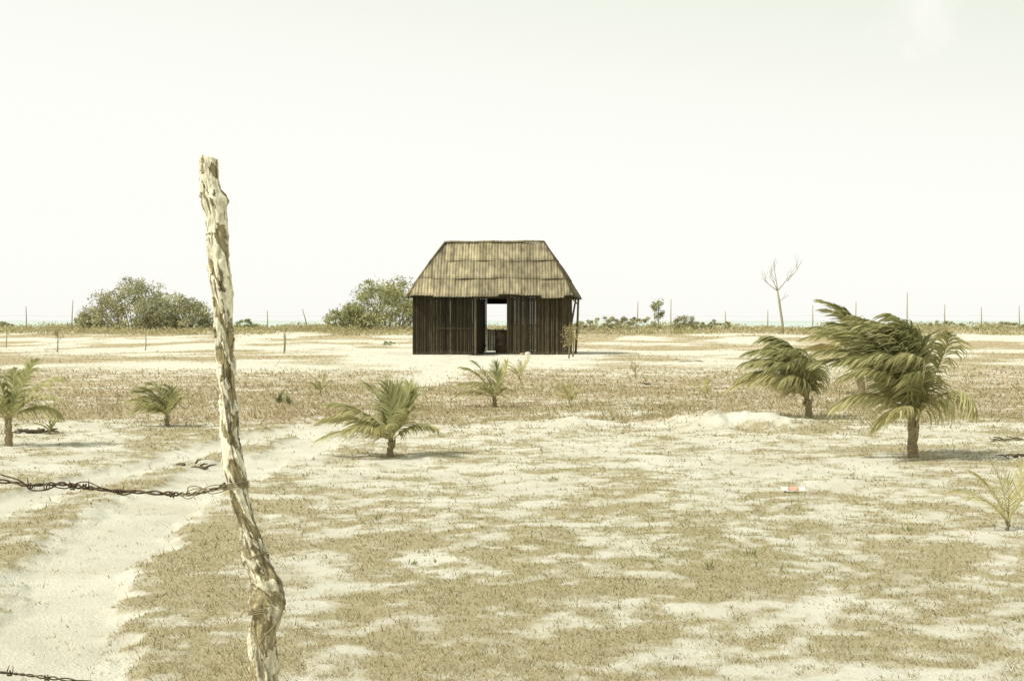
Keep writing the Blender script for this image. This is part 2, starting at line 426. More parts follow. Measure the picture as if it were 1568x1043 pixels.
# ---------------------------------------------------------------- palms
palm_leaf = colmat('palm_leaflets', .35, .5)
palm_wood = colmat('palm_stem', 0, .9, 25, .4, (1, 1, 3), .01)
def frond(mb, base, az, el, L, leafL, wind, g=.9, age=0.0, lw=.016, nl=34, col=(.15, .17, .05)):
    d = Vector((math.cos(az)*math.cos(el), math.sin(az)*math.cos(el), math.sin(el)))
    p = Vector(base); n = 18; pts = [p.copy()]; ds = [d.copy()]
    for i in range(n):
        t = (i+1)/n
        d = (d+(Vector(wind)*1.0*t+Vector((0, 0, -g*t)))*(2.0/n)).normalized()
        p = p+d*(L/n); pts.append(p.copy()); ds.append(d.copy())
    yel = (.58, .53, .28)
    mixc = lambda a, b, t: tuple(a[k]*(1-t)+b[k]*t for k in range(3))
    rc = mixc((.42, .40, .18), yel, age)
    mb.tube(pts, [.010*(1-.8*i/n)*L+.0015 for i in range(n+1)], rc, 4)
    roll = R.uniform(-.35, .35)
    for j in range(nl):
        t = .16+.84*j/(nl-1); f = t*n; i = min(int(f), n-1); q = f-i
        c0 = pts[i].lerp(pts[i+1], q); dd = ds[i].lerp(ds[i+1], q).normalized()
        side = dd.cross(Vector((0, 0, 1)))
        if side.length < .1: side = Vector((math.sin(az), -math.cos(az), 0))
        side.normalize(); side = Matrix.Rotation(roll, 3, dd) @ side; upn = side.cross(dd)
        ll = leafL*(math.sin(math.pi*(.12+.80*t))**.6)*R.uniform(.75, 1.1)
        for s in (-1, 1):
            if R.random() < .08: continue
            l = (side*s*(.85-.45*t)+dd*(.55+.5*t)+upn*.22+Vector((R.uniform(-.13, .13), R.uniform(-.13, .13), R.uniform(-.13, .13)))).normalized()
            pp = c0.copy(); vs = []; cs = []; m = 4
            w0 = lw*R.uniform(.7, 1.15)
            bc = mixc(col, yel, min(1, max(0, age*.95+R.uniform(-.12, .34)))); bq = R.uniform(.72, 1.28); bc = tuple(v*bq for v in bc)
            flut = R.uniform(.4, 1.5)
            for k in range(m+1):
                u = k/m
                wd = (dd-l*dd.dot(l)); wd = wd.normalized() if wd.length > .05 else upn
                wv = (wd+upn*.5*s).normalized()*w0*(.55+.6*math.sin(math.pi*min(1, u+.15)))*(1-u**3)
                vs += [pp-wv, pp+wv]
                tc = mixc(bc, yel, .6*u**2); cs += [tc, tc]
                l = (l+Vector(wind)*.34*flut*(.4+u)+Vector((0, 0, -.24*(1+u)*g))).normalized()
                pp = pp+l*(ll/m)
            mb.add(vs, [(2*k, 2*k+1, 2*k+3, 2*k+2) for k in range(m)], cs)
def palm(x, y, trunk_h, fr, leafL, wind=(-.9, .1, .02), trunk_r=.05, lean=(0, 0), lw=.016, nl=34, name='coconut_palm', col=(.26, .275, .105)):
    root = empty(name); z = Hs(x, y)
    mb = MB(); top = Vector((x+lean[0], y+lean[1], z+trunk_h))
    k = 9; pts = [Vector((x, y, z-.05)).lerp(top, i/k)+Vector((R.uniform(-1, 1)*.008, R.uniform(-1, 1)*.008, 0)) for i in range(k+1)]
    mb.tube(pts, [trunk_r*(1.25-.45*(i/k)+(.12 if i % 2 else 0)) for i in range(k+1)], (.27, .22, .13), 9)
    for i in range(7):
        a = R.uniform(0, 6.28); b = top-Vector((0, 0, trunk_h*R.uniform(.1, .7)))
        mb.tube([b, b+Vector((math.cos(a)*trunk_r*1.2, math.sin(a)*trunk_r*1.2, trunk_h*.18)), b+Vector((math.cos(a)*trunk_r*1.6, math.sin(a)*trunk_r*1.6, trunk_h*.42))], [trunk_r*.5, trunk_r*.35, trunk_r*.1], (.36, .31, .17), 5)
    mb.obj('trunk', palm_wood, True, root)
    mb = MB()
    for (azd, eld, L, g, age) in fr:
        frond(mb, top+Vector((0, 0, -R.uniform(0, .12)*trunk_h)), math.radians(azd+R.uniform(-6, 6)), math.radians(eld+R.uniform(-4, 4)), L, leafL, wind, g, age, lw, nl, col)
    mb.obj('fronds', palm_leaf, False, root)
dk = (.215, .235, .09)
palm(3.98, 14.07, .40, [
    (160, 76, 1.30, .66, .1), (200, 72, 1.32, .70, .05), (120, 80, 1.22, .8, .1), (250, 78, 1.18, .9, .15),
    (50, 80, 1.12, 1.0, .0), (310, 78, 1.10, 1.1, .1), (180, 62, 1.14, 1.0, .15), (230, 58, 1.05, 1.2, .3),
    (200, 44, .9, 1.4, .5), (10, 72, 1.02, 1.4, .15), (345, 66, 1.0, 1.7, .3), (280, 55, .95, 1.4, .3), (320, 82, 1.15, 1.1, .1),
    (170, 70, 1.27, .8, .1), (90, 72, 1.1, 1.0, .1), (265, 70, 1.05, 1.3, .2), (0, 84, 1.15, 1.0, .05), (330, 50, .85, 2.1, .6), (240, 34, .75, 1.6, .8), (290, 68, 1.02, 1.4, .5), (185, 80, 1.28, .66, .05), (215, 65, 1.12, 1.25, .2), (350, 78, 1.06, 1.6, .1), (190, 68, 1.2, .95, .1)],
    .42, (-.95, .06, -.02), .046, (-.02, 0), .0115, 50, col=dk)
palm(4.13, 19.7, .26, [
    (160, 70, 1.15, 1.1, .1), (200, 62, 1.1, 1.3, .2), (180, 78, 1.14, 1.1, .1), (240, 66, 1.0, 1.4, .15),
    (150, 54, 1.05, 1.3, .3), (190, 40, 1.15, 1.1, .9), (100, 78, 1.05, 1.2, .05), (290, 70, .9, 1.8, .2), (220, 44, 1.05, 1.3, .8), (30, 78, .85, 2.0, .15), (170, 58, 1.12, 1.2, .15), (270, 78, 1.0, 1.3, .1), (210, 74, 1.1, 1.2, .1), (185, 48, 1.1, 1.3, .3), (250, 55, .9, 1.7, .4), (195, 82, 1.15, 1.0, .05)],
    .42, (-.85, .05, -.06), .045, (-.03, 0), .0125, 42, col=dk)
palm(6.35, 25.8, .72, [
    (170, 80, 1.3, .6, .05), (120, 78, 1.25, .6, .0), (220, 74, 1.2, .75, .1), (180, 30, 1.1, .9, .8), (200, 40, 1.2, .9, .7), (190, 55, 1.2, .9, .4), (60, 80, 1.1, .8, .05), (300, 70, .9, 1.2, .1)],
    .42, (-.95, .05, .0), .06, (-.05, 0), .016, 34, col=dk)
palm(-1.22, 14.27, .18, [
    (170, 50, .74, .8, .25), (200, 40, .75, .85, .5), (120, 62, .68, .6, .1), (60, 66, .56, .3, .1), (80, 78, .60, .3, .1),
    (330, 48, .52, .9, .3), (10, 40, .48, 1.2, .4), (240, 35, .62, 1.1, .7), (185, 22, .7, .8, .8), (280, 45, .45, 1.1, .6), (150, 35, .7, .8, .3), (40, 56, .58, .4, .1), (25, 62, .58, .35, .1), (215, 55, .6, .9, .4)],
    .27, (-.40, .03, 0), .032, (0, 0), .009, 38, col=(.27, .29, .12))
palm(-.27, 22.4, .14, [
    (170, 60, .75, .75, .15), (150, 72, .7, .5, .1), (200, 45, .65, .9, .3), (20, 66, .6, .15, .7), (60, 74, .6, .2, .1), (180, 28, .6, .9, .4), (320, 35, .42, .9, .4), (240, 48, .6, .9, .3)],
    .24, (-.42, .03, 0), .032, (0, 0), .011, 28, col=(.27, .29, .12))
palm(-4.43, 18.26, .14, [
    (160, 60, .56, .8, .1), (190, 50, .54, .9, .15), (120, 72, .54, .8, .05), (200, 32, .44, 1.1, .3), (60, 70, .46, .9, .1), (340, 50, .38, 1.2, .2), (250, 50, .46, 1.1, .2), (175, 70, .55, .7, .05), (145, 50, .5, .9, .1)],
    .25, (-.8, .03, 0), .028, (0, 0), .010, 30)
palm(-5.42, 15.3, .32, [
    (10, 55, .72, 1.2, .25), (340, 45, .7, 1.2, .3), (30, 70, .7, 1.0, .1), (180, 60, .8, .8, .1), (150, 75, .7, .7, .1), (260, 50, .6, 1.0, .3), (350, 25, .6, 1.2, .5), (200, 45, .7, .9, .3), (80, 70, .6, .9, .1)],
    .26, (-.35, .03, 0), .036, (0, 0), .010, 32)
palm(3.17, 9.07, .06, [
    (170, 66, .40, .5, .8), (150, 50, .36, .7, .9), (100, 80, .38, .3, .7), (20, 62, .38, .3, .75), (200, 48, .36, .8, .9), (330, 60, .3, .8, .8), (60, 70, .36, .4, .7)],
    .15, (-.35, .02, 0), .012, (0, 0), .0032, 20, col=(.34, .33, .13))
for (x, y, s, a) in ((.94, 23.3, .34, .8), (-3.48, 25.8, .32, .25), (.17, 33.0, .5, .6), (3.36, 24.7, .34, .9), (-5.5, 16.9, .16, .4)):
    palm(x, y, .05, [(R.uniform(100, 250), R.uniform(40, 75), s*R.uniform(.8, 1.3), .7, a) for _ in range(3)]+[(R.uniform(-60, 80), R.uniform(45, 80), s*R.uniform(.7, 1.1), .6, a) for _ in range(3)],
         s*.36, (-.4, 0, 0), .014, (0, 0), .008, 14, name='palm_seedling')
def agave(x, y, s):
    mb = MB(); z = Hs(x, y)
    for i in range(16):
        a = i*2.4; el = R.uniform(.35, 1.2); d = Vector((math.cos(a)*math.cos(el), math.sin(a)*math.cos(el), math.sin(el))); sd = d.cross(Vector((0, 0, 1))).normalized()
        vs = []; q = R.uniform(.7, 1.2)
        for k in range(5):
            u = k/4; p = Vector((x, y, z))+d*(s*u*q)+Vector((0, 0, -.12*s*u*u)); w = s*.07*(1-u**2)+.001
            vs += [p-sd*w, p+sd*w]
        mb.add(vs, [(2*k, 2*k+1, 2*k+3, 2*k+2) for k in range(4)], (.16*q, .18*q, .08*q))
    mb.obj('agave', palm_leaf)
agave(-3.76, 23.0, .26); agave(-3.55, 22.6, .18)

# ---------------------------------------------------------------- coastal bushes
leafm = colmat('shrub_leaves', .3, .7)
barkm = colmat('shrub_bark', 0, .9)
def bush(name, x, y, hw, h, nclump, leaves, leaf, col=(.16, .17, .085), skew=0.0, hd=None):
    root = empty(name); z0 = Hs(x, y); hd = hd or hw*.7
    mb = MB(); cl = []
    for i in range(nclump):
        a = R.uniform(0, 2*math.pi); rr = math.sqrt(R.uniform(.0, 1))
        cx = rr*math.cos(a); cy = rr*math.sin(a)
        dome = math.sqrt(max(0, 1-rr**2.2))
        q = R.uniform(.0, .5) if R.random() < .38 else R.uniform(.45, 1)**.6
        hh = (.12+.88*q*dome)*(1+skew*cx)*(.70+.5*float(vn(cx*2.6+x, cy*2.3, 77)))*R.uniform(.88, 1.1)
        cl.append(Vector((x+cx*hw, y+cy*hd, z0+h*hh*.93)))
    for c in R.sample(cl, min(nclump, 50)):
        b = Vector((x+(c.x-x)*.45+R.uniform(-.3, .3), y+(c.y-y)*.35, z0-.1)); mid = b.lerp(c, .55)+Vector((R.uniform(-.1, .1)*h, R.uniform(-.1, .1)*h, -.02*h))
        mb.tube([b, b.lerp(mid, .5)+Vector((0, 0, .03*h)), mid, c+Vector((0, 0, .04*h))], [.014*h, .011*h, .008*h, .003*h], (.36, .33, .24), 5)
    mb.obj('stems', barkm, True, root)
    n = nclump*leaves
    ci = np.repeat(np.array([tuple(c) for c in cl]), leaves, 0)
    cr = np.repeat(rng.uniform(.07, .18, nclump)*h, leaves)
    v = rng.normal(size=(n, 3)); v /= np.linalg.norm(v, axis=1)[:, None]; rad = rng.random(n)**.4*np.where(rng.random(n) < .12, 1.5, 1)
    P = ci+v*(rad*cr)[:, None]*np.array([1.4, 1.4, .85])
    P[:, 2] = np.maximum(P[:, 2], z0+.02)
    a = rng.normal(size=(n, 3)); a[:, 2] += .8; a /= np.linalg.norm(a, axis=1)[:, None]
    b = np.cross(a, rng.normal(size=(n, 3))); b /= np.linalg.norm(b, axis=1)[:, None]
    s = leaf*rng.uniform(.4, 1.1, n)[:, None]
    V = np.stack([P-a*s, P-b*s*.3, P+a*s, P+b*s*.3], 1)
    tone = np.repeat(rng.uniform(.7, 1.3, nclump), leaves)*rng.uniform(.7, 1.3, n)
    c = np.array(col)[None]*tone[:, None]
    yl = (rng.random(n) < .18)[:, None]; c = np.where(yl, c*np.array([1.5, 1.4, 1.25]), c)
    npmesh('leaves', V.reshape(-1, 3), np.arange(4*n).reshape(n, 4), np.repeat(c, 4, 0), leafm, False, root)
gb = (.36, .36, .22); gb2 = (.35, .36, .19)  # bush greens lightened: distance haze put into the leaf colour
bush('sea_grape_bush', -30.6, 115, 4.0, 4.2, 150, 66, .17, col=gb, skew=.05)
bush('sea_grape_bush', -26.9, 115, 2.8, 3.4, 90, 66, .17, col=gb, skew=-.2)
bush('sea_grape_bush', -34.2, 114, 1.4, 1.6, 30, 60, .15, col=gb)
bush('sea_grape_bush', -10.0, 115, 4.0, 4.1, 170, 66, .17, col=gb2, skew=.12)
bush('sea_grape_bush', -13.4, 114, 1.9, 2.2, 46, 66, .16, col=gb2, skew=.2)
bush('shrub', -20.8, 112, 1.0, .9, 20, 60, .12, col=(.28, .31, .14))
bush('shrub', 6.6, 110, 2.0, 1.1, 46, 60, .12, col=gb); bush('shrub', 9.9, 112, 1.8, 1.2, 36, 60, .12, col=gb)
bush('shrub', 13.6, 112, 1.1, 1.3, 30, 60, .12, col=gb); bush('shrub', 16.0, 113, 2.0, .8, 36, 60, .12, col=gb)
bush('shrub', -41.5, 115, 1.4, .8, 24, 50, .13, col=gb); bush('shrub', -6.4, 74, .30, .38, 10, 50, .05, col=(.30, .32, .15))
bush('shrub', 39.5, 112, 3.0, .8, 40, 50, .13, col=(.36, .35, .20)); bush('shrub', 34.8, 114, 2.0, .7, 24, 50, .12, col=(.36, .35, .20))

def scrub():
    k = 1900
    cx = rng.uniform(-60, 60, k); cy = rng.uniform(96, 132, k)
    keep = vn(cx/5, cy/6, 900) > .32; cx = cx[keep]; cy = cy[keep]; k = len(cx)
    lv = 36; n = k*lv
    h = np.repeat(rng.uniform(.15, .6, k)*(.4+vn(cx/7, cy/7, 910)), lv)
    X = np.repeat(cx, lv)+rng.normal(0, .45, n); Y = np.repeat(cy, lv)+rng.normal(0, .45, n)
    Z = H(X, Y)+rng.random(n)*h
    P = np.stack([X, Y, Z], -1)
    a = rng.normal(size=(n, 3)); a[:, 2] = np.abs(a[:, 2])+.5; a /= np.linalg.norm(a, axis=1)[:, None]
    b = np.cross(a, rng.normal(size=(n, 3))); b /= np.linalg.norm(b, axis=1)[:, None]
    s = rng.uniform(.05, .13, n)[:, None]
    V = np.stack([P-a*s, P-b*s*.4, P+a*s, P+b*s*.4], 1)
    g = np.repeat(vn(cx/4, cy/4, 930), lv)[:, None]
    c = (np.array([[.46, .39, .23]])*(1-g)+np.array([[.36, .35, .18]])*g)*rng.uniform(.7, 1.3, (n, 1))
    npmesh('beach_scrub', V.reshape(-1, 3), np.arange(4*n).reshape(n, 4), np.repeat(c, 4, 0), leafm)
scrub()

# ---------------------------------------------------------------- bare & thin trees
def twig(mb, p, d, L, r, depth, c):
    p = Vector(p); d = Vector(d).normalized(); n = 5; pts = [p]
    for i in range(n):
        d = (d+Vector((R.uniform(-.16, .16), R.uniform(-.16, .16), R.uniform(-.04, .14)))).normalized(); pts.append(pts[-1]+d*(L/n))
    mb.tube(pts, [r*(1-.65*i/n) for i in range(n+1)], c, 5)
    if depth > 0:
        for i in range(R.choice((2, 3))):
            q = R.choice(pts[2:]); a = R.uniform(0, 6.28)
            twig(mb, q, d+Vector((math.cos(a)*.8, math.sin(a)*.8, .25)), L*R.uniform(.45, .7), r*.5, depth-1, c)
def bare_tree():
    x, y = 19.0, 100; z = Hs(x, y); mb = MB(); c = (.33, .30, .19)
    t = [(x+.05, y, z-.1), (x, y, z+.8), (x-.12, y, z+1.6), (x-.22, y, z+2.3), (x-.34, y, z+3.05)]
    mb.tube(t, [.10, .09, .08, .075, .06], c, 8)
    top = Vector(t[-1])
    twig(mb, top, (-.1, .1, 1), 1.6, .045, 2, c); twig(mb, top, (-.85, -.1, .6), 1.5, .035, 2, c)
    twig(mb, top, (.85, .1, .75), 1.7, .042, 2, c); twig(mb, top+Vector((.7, .05, .65)), (.8, 0, .9), 1.8, .032, 1, c)
    twig(mb, top, (-.45, .2, .9), 1.5, .034, 2, c); twig(mb, Vector(t[3]), (.8, .1, .55), .8, .024, 1, c)
    mb.obj('bare_tree', barkm, True)
bare_tree()
def sapling(name, x, y, h, nleaf, col, spread=.35, leaf=.1):
    root = empty(name); mb = MB(); z = Hs(x, y)
    mb.tube([(x, y, z-.05), (x+.02*h, y, z+h*.4), (x, y, z+h*.8)], [.02*h+.006, .014*h+.004, .004*h+.003], (.27, .23, .15), 6)
    tips = []
    for i in range(9):
        a = R.uniform(0, 6.28); zz = z+h*R.uniform(.25, .75); b = Vector((x, y, zz)); e = b+Vector((math.cos(a)*spread*h*R.uniform(.4, 1), math.sin(a)*spread*h*.7, h*R.uniform(.1, .3)))
        mb.tube([b, b.lerp(e, .5)+Vector((0, 0, -.02*h)), e], [.007*h+.002, .005*h+.002, .002*h+.001], (.27, .23, .15), 4); tips.append((b, e))
    mb.obj('branches', barkm, True, root)
    if nleaf:
        V = []; C = []
        for i in range(nleaf):
            b, e = R.choice(tips); p = b.lerp(e, R.uniform(.4, 1.1))+Vector([R.gauss(0, .05*h) for _ in range(3)])
            a = Vector([R.gauss(0, 1) for _ in range(3)]).normalized()*leaf*R.uniform(.5, 1.2); bb = a.cross(Vector([R.gauss(0, 1) for _ in range(3)])).normalized()*leaf*.35
            V += [p-a, p-bb, p+a, p+bb]; q = R.uniform(.6, 1.4); C += [tuple(v*q for v in col)]*4
        npmesh('leaves', np.array([tuple(v) for v in V]), np.arange(len(V)).reshape(-1, 4), C, leafm, False, root)
sapling('young_tree', 11.2, 109, 2.3, 380, (.34, .35, .19), .26, .13)
sapling('young_shrub', 2.02, 50.5, 1.35, 260, (.30, .26, .12), .28, .05)
sapling('young_shrub', 2.25, 52.5, 1.5, 160, (.28, .25, .12), .25, .05)
sapling('young_shrub', -9.9, 62, 1.0, 20, (.3, .26, .12), .2, .05)
sapling('young_shrub', -19.5, 61, 1.2, 60, (.3, .25, .12), .22, .06)
sapling('young_shrub', 2.9, 33.5, .5, 60, (.33, .27, .12), .4, .03)

# ---------------------------------------------------------------- boundary fence on the ridge
def far_fence():
    root = empty('boundary_fence'); mb = MB(); c = (.36, .32, .21)
    st = [(-41.1, 1.9, 0), (-37.1, 2.5, .1), (-33.3, 1.8, 0), (-30.5, 2.2, 0), (-27, 1.8, .05), (-24.5, 2.0, 0), (-20.7, 1.6, 0), (-17.2, 1.7, -.5), (-15.4, 1.5, 0), (-13, 2.0, .1),
          (10.5, 2.3, .12), (13.4, 2.5, 0), (18.0, 1.5, 0), (21.6, 1.7, 0), (25.4, 2.0, 0), (29.0, 2.3, 0), (33.3, 3.1, 0), (36.5, 2.1, 0), (39.6, 1.9, 0), (42.9, 2.0, -.1), (46.5, 2, 0), (-45, 2, 0), (-49, 2.1, 0)]
    tops = []
    for x, h, l in sorted(st):
        y = 120+R.uniform(-.3, .3); z = Hs(x, y)
        mb.tube([(x, y, z-.2), (x+l*.5+R.uniform(-.04, .04), y, z+h*.5), (x+l, y, z+h)], [.05, .045, .035], c, 6); tops.append((x+l*.6, y-.06, z))
    mb.obj('stakes', barkm, True, root)
    mb = MB()
    for hz in (.7, 1.15):
        for a, b in zip(tops[:-1], tops[1:]):
            mb.tube([(a[0], a[1], a[2]+hz), ((a[0]+b[0])/2, (a[1]+b[1])/2, (a[2]+b[2])/2+hz-.06), (b[0], b[1], b[2]+hz)], .004, (.3, .27, .2), 3, False)
    mb.obj('wires', barkm, False, root)
    for (x, y, h) in ((-9.45, 58.9, 1.15), (-16.5, 64, 1.0), (-24.9, 70, 1.1)):
        mb = MB(); mb.tube([(x, y, -.1), (x+.03, y, h*.5), (x-.03, y, h)], [.03, .025, .02], c, 6); mb.obj('wooden_stake', barkm, True)
far_fence()

# ---------------------------------------------------------------- foreground fence post
def fence_post():
    S = 484.0; yy = 4.5
    K = [(243, 321, 27), (258, 322, 29), (290, 325, 28), (305, 327, 37), (318, 328, 32), (350, 331, 28), (380, 333, 34), (400, 335, 30), (430, 337, 30), (470, 341, 25), (500, 343, 29), (540, 345, 25), (600, 348, 24), (640, 350, 27),
         (680, 353, 28), (715, 357, 37), (745, 362, 38), (775, 369, 30), (800, 377, 31), (850, 391, 36), (885, 402, 46), (905, 407, 52), (925, 410, 56), (945, 407, 50), (965, 402, 42), (1000, 400, 41), (1043, 402, 43), (1160, 406, 48)]
    K = np.array(K, float)
    py = np.linspace(243, 1160, 1100); cx = (np.interp(py, K[:, 0], K[:, 1])-784)/S; rad = np.interp(py, K[:, 0], K[:, 2])/2/S
    ker = np.ones(13)/13; cx = np.convolve(np.pad(cx, 6, 'edge'), ker, 'valid'); rad = np.convolve(np.pad(rad, 6, 'edge'), ker, 'valid')
    zz = 1.35-(py-491)/S
    cx = cx+.004*(fbm(zz*9, zz*0, 3, 55)-.5)*2
    n = 112; th = np.linspace(0, 2*np.pi, n, endpoint=False)
    T, Z = np.meshgrid(th, zz); RAD = np.repeat(rad[:, None], n, 1); CX = np.repeat(cx[:, None], n, 1)
    def pn(fr, fz, o, s):
        return .5*(fbm(np.cos(T)*fr+Z*fz*.6+5, np.sin(T)*fr+Z*fz+9, o, s)+fbm(np.sin(T)*fr-Z*fz*.7+2, np.cos(T)*fr+Z*fz*.8, o, s+50))
    grain = pn(2.6, 16.0, 4, 1); fibre = pn(5, 18.0, 4, 2); knob = pn(1.3, 17, 4, 3); pr = pn(1.5, 21, 5, 4); peel = sm(.47, .49, pr)
    ecc = 1+.08*np.cos(T*2+Z*4)
    r = RAD*ecc*(.86+.80*(knob-.5)+.45*(grain-.5))+.0055*peel+.005*(fibre-.5)
    for (kz, kt, ks, kh) in ((1.735, 3.3, .022, .010), (1.735, 0.1, .02, .008), (1.55, 5.0, .03, .007), (1.36, 4.2, .02, .006), (.55, 4.6, .04, .008), (.47, 5.6, .05, .014), (.62, 3.6, .03, .006), (.93, 4.9, .03, .006), (.46, 4.0, .03, .008), (1.62, 4.4, .018, .006), (1.2, 5.6, .02, .005), (1.08, 3.9, .02, .005)):
        dt = np.angle(np.exp(1j*(T-kt))); q = np.exp(-((Z-kz)/ks)**2-(dt/.55)**2); r = r+kh*q-.010*np.exp(-((Z-kz)/(ks*.35))**2-(dt/.22)**2)
    X = CX+r*np.cos(T); Y = yy+r*np.sin(T)
    V = np.stack([X, Y, Z+.004*(fibre-.5)], -1)
    V[0, :, 2] += .006*np.cos(th+2.6)+.0015*rng.normal(size=n)
    for k in range(1, 12): V[k, :, 2] = np.minimum(V[k, :, 2], V[k-1, :, 2]-.0008)
    pale = np.array((.74, .70, .55)); dark = np.array((.08, .062, .03)); mid = np.array((.33, .28, .16))
    pk = (peel*(.6+.9*pn(1.2, 7, 2, 77)).clip(0, 1))[..., None]
    C = mid*(1-pk)+pale*pk
    edge = np.clip(1-np.abs(pr-.466)/.010, 0, 1)[..., None]*.9
    C = C*(1-edge)+dark*edge
    C = C*(.55+.9*fibre[..., None])
    cr = (sm(.56, .60, pn(4, 16.0, 4, 9))*.8)[..., None]; C = C*(1-cr)+dark*cr
    low = sm(.95, .35, Z)[..., None]*.35; C = C*(1-low)+np.array((.34, .285, .17))*low
    m_ = len(zz); V = V.reshape(-1, 3); C = C.reshape(-1, 3)
    i = np.arange(m_-1)[:, None]; j = np.arange(n)[None, :]; j2 = (j+1) % n
    F = [tuple(f) for f in np.stack([i*n+j, (i+1)*n+j, (i+1)*n+j2, i*n+j2], -1).reshape(-1, 4).tolist()]
    ctr = V[:n].mean(0); base = len(V); rings = []
    for k, (s, dz) in enumerate(((.8, -.001), (.5, -.007), (.2, -.010))):
        ring = ctr+(V[:n]-ctr)*s; ring[:, 2] += dz; rings.append(ring)
    V = np.vstack([V]+rings); C = np.vstack([C, np.tile((.4, .33, .2), (n, 1)), np.tile((.2, .15, .08), (n, 1)), np.tile((.15, .11, .06), (n, 1))])
    prev = 0
    for k in range(3):
        b = base+k*n
        F += [(prev+q, prev+(q+1) % n, b+(q+1) % n, b+q) for q in range(n)]; prev = b
    F.append(tuple(prev+q for q in range(n)))
    m = colmat('weathered_post_wood', 0, .95, 70, .38, (1, 1, .4), .006)
    npmesh('fence_post', V, F, C, m, True)
fence_post()

def barbed_wire():
    root = empty('barbed_wire'); m, nt, b, o = newmat('rusty_wire')
    v = mapping(nt, (1, 1, 1)); nt.links.new(ramp(nt, noise(nt, v, 60, 3), [(.35, (.035, .025, .014)), (.65, (.17, .13, .08))]), b.inputs['Base Color']); b.inputs['Metallic'].default_value = .2; b.inputs['Roughness'].default_value = .7
    S = 484.0
    def W(px, py, y=4.5): return Vector(((px-784)/S*(y/4.5), y, 1.35-(py-491)/S*(y/4.5)))
    def spline(P, n):
        P = [P[0]]+P+[P[-1]]; out = []
        for i in range(1, len(P)-2):
            for k in range(n):
                t = k/n; a, b_, c, d = P[i-1:i+3]
                out.append(.5*((2*b_)+(c-a)*t+(2*a-5*b_+4*c-d)*t*t+(3*b_-a-3*c+d)*t**3))
        out.append(P[-2]); return out
    def strand(P, r_tw, pitch, r, ph, mb):
        s = 0; pts = []; w = ph
        for i, p in enumerate(P):
            if i:
                ds = (P[i]-P[i-1]).length; s += ds
                w += 2*math.pi*ds/(pitch*(1+.45*math.sin(s*17+1.3)+.2*math.sin(s*43)))
            t = (P[min(i+1, len(P)-1)]-P[max(i-1, 0)]).normalized(); a = t.cross(Vector((0, 1, 0))).normalized(); bb = t.cross(a)
            rt = r_tw*(1+.35*math.sin(s*23+.4))
            pts.append(p+a*math.cos(w)*rt+bb*math.sin(w)*rt)
        mb.tube(pts, r, (.1, .08, .05), 6)
    def barb(mb, p, t):
        ring = []
        a = t.cross(Vector((0, 1, 0))).normalized(); bb = t.cross(a)
        for k in range(19):
            w = k/18*2*math.pi*1.8; ring.append(p+t*(.014*(k/18-.5))+(a*math.cos(w)+bb*math.sin(w))*.0085)
        e1 = ring[0]+(a*R.uniform(-1, 1)+bb*R.uniform(-1, 1)).normalized()*.02; e2 = ring[-1]+(a*R.uniform(-1, 1)+bb*R.uniform(-1, 1)).normalized()*.02
        mb.tube([e1]+ring+[e2], [.0008]+[.0022]*19+[.0008], (.1, .08, .05), 5)
    mb = MB()
    main = spline([W(-700, 712), W(-380, 722), W(-180, 729), W(0, 737), W(40, 743), W(90, 741), W(125, 746), W(180, 752), W(240, 755), W(290, 757), W(325, 750, 4.46), W(345, 742, 4.45)], 40)
    strand(main, .0042, .085, .0032, 0, mb); strand(main, .0042, .085, .0032, math.pi, mb)
    m2 = spline([W(-700, 700), W(-250, 716), W(0, 728), W(50, 752), W(100, 741), W(150, 751), W(205, 752), W(262, 759)], 40)
    strand(m2, .0022, .10, .0026, 1, mb)
    m4 = spline([W(70, 739), W(100, 748), W(128, 737), W(150, 746), W(185, 757), W(215, 752)], 30)
    strand(m4, .002, .10, .0022, 2, mb)
    for px, py in ((-250, 724), (-120, 731), (45, 744), (70, 746), (110, 746), (130, 745), (182, 753), (262, 757), (-30, 736)): barb(mb, W(px, py), Vector((1, 0, -.05)).normalized())
    low = spline([W(-600, 990), W(-200, 1015), W(0, 1031), W(90, 1041), W(250, 1056), W(385, 1066, 4.46)], 40)
    strand(low, .0034, .085, .0026, 0, mb); strand(low, .0034, .085, .0026, math.pi, mb)
    for px, py in ((12, 1032), (70, 1039)): barb(mb, W(px, py), Vector((1, 0, -.05)).normalized())
    mb.obj('wire_strands', m, True, root)
    m3, nt, b, o = newmat('galvanised_tie'); b.inputs['Base Color'].default_value = (.26, .22, .13, 1); b.inputs['Metallic'].default_value = .2; b.inputs['Roughness'].default_value = .6
    mb = MB()
    def loop(cxp, cyp, rx, n, tilt, ph=0):
        c = W(cxp, cyp); pts = []
        for k in range(n*24+1):
            w = k/24*2*math.pi+ph; pts.append(c+Vector((math.cos(w)*rx, math.sin(w)*rx, tilt*math.cos(w+.6)+.006*(k/24-n/2)+R.uniform(-.0006, .0006))))
        mb.tube(pts, .0019, (.3, .26, .18), 5)
    loop(361, 744, .041, 3, .008); loop(391, 857, .040, 2, .02); loop(407, 935, .058, 3, .012); loop(402, 885, .047, 1, -.03)
    for k in range(4):
        mb.tube(spline([W(345, 742+k*3, 4.45), W(322, 744+k*4, 4.45), W(305, 752-k*2, 4.46), W(288, 764-k*6, 4.47), W(272+k*5, 757+k, 4.5)], 8), .0018, (.3, .26, .18), 5)
    mb.tube(spline([W(385, 938, 4.44), W(374, 936, 4.45), W(366, 946, 4.45)], 8), .0018, (.3, .26, .18), 5)
    mb.tube(spline([W(408, 905, 4.43), W(430, 918, 4.44), W(427, 948, 4.45), W(404, 975, 4.45), W(395, 990, 4.45)], 8), .0028, (.3, .26, .18), 5)
    mb.obj('post_ties', m3, True, root)
barbed_wire()

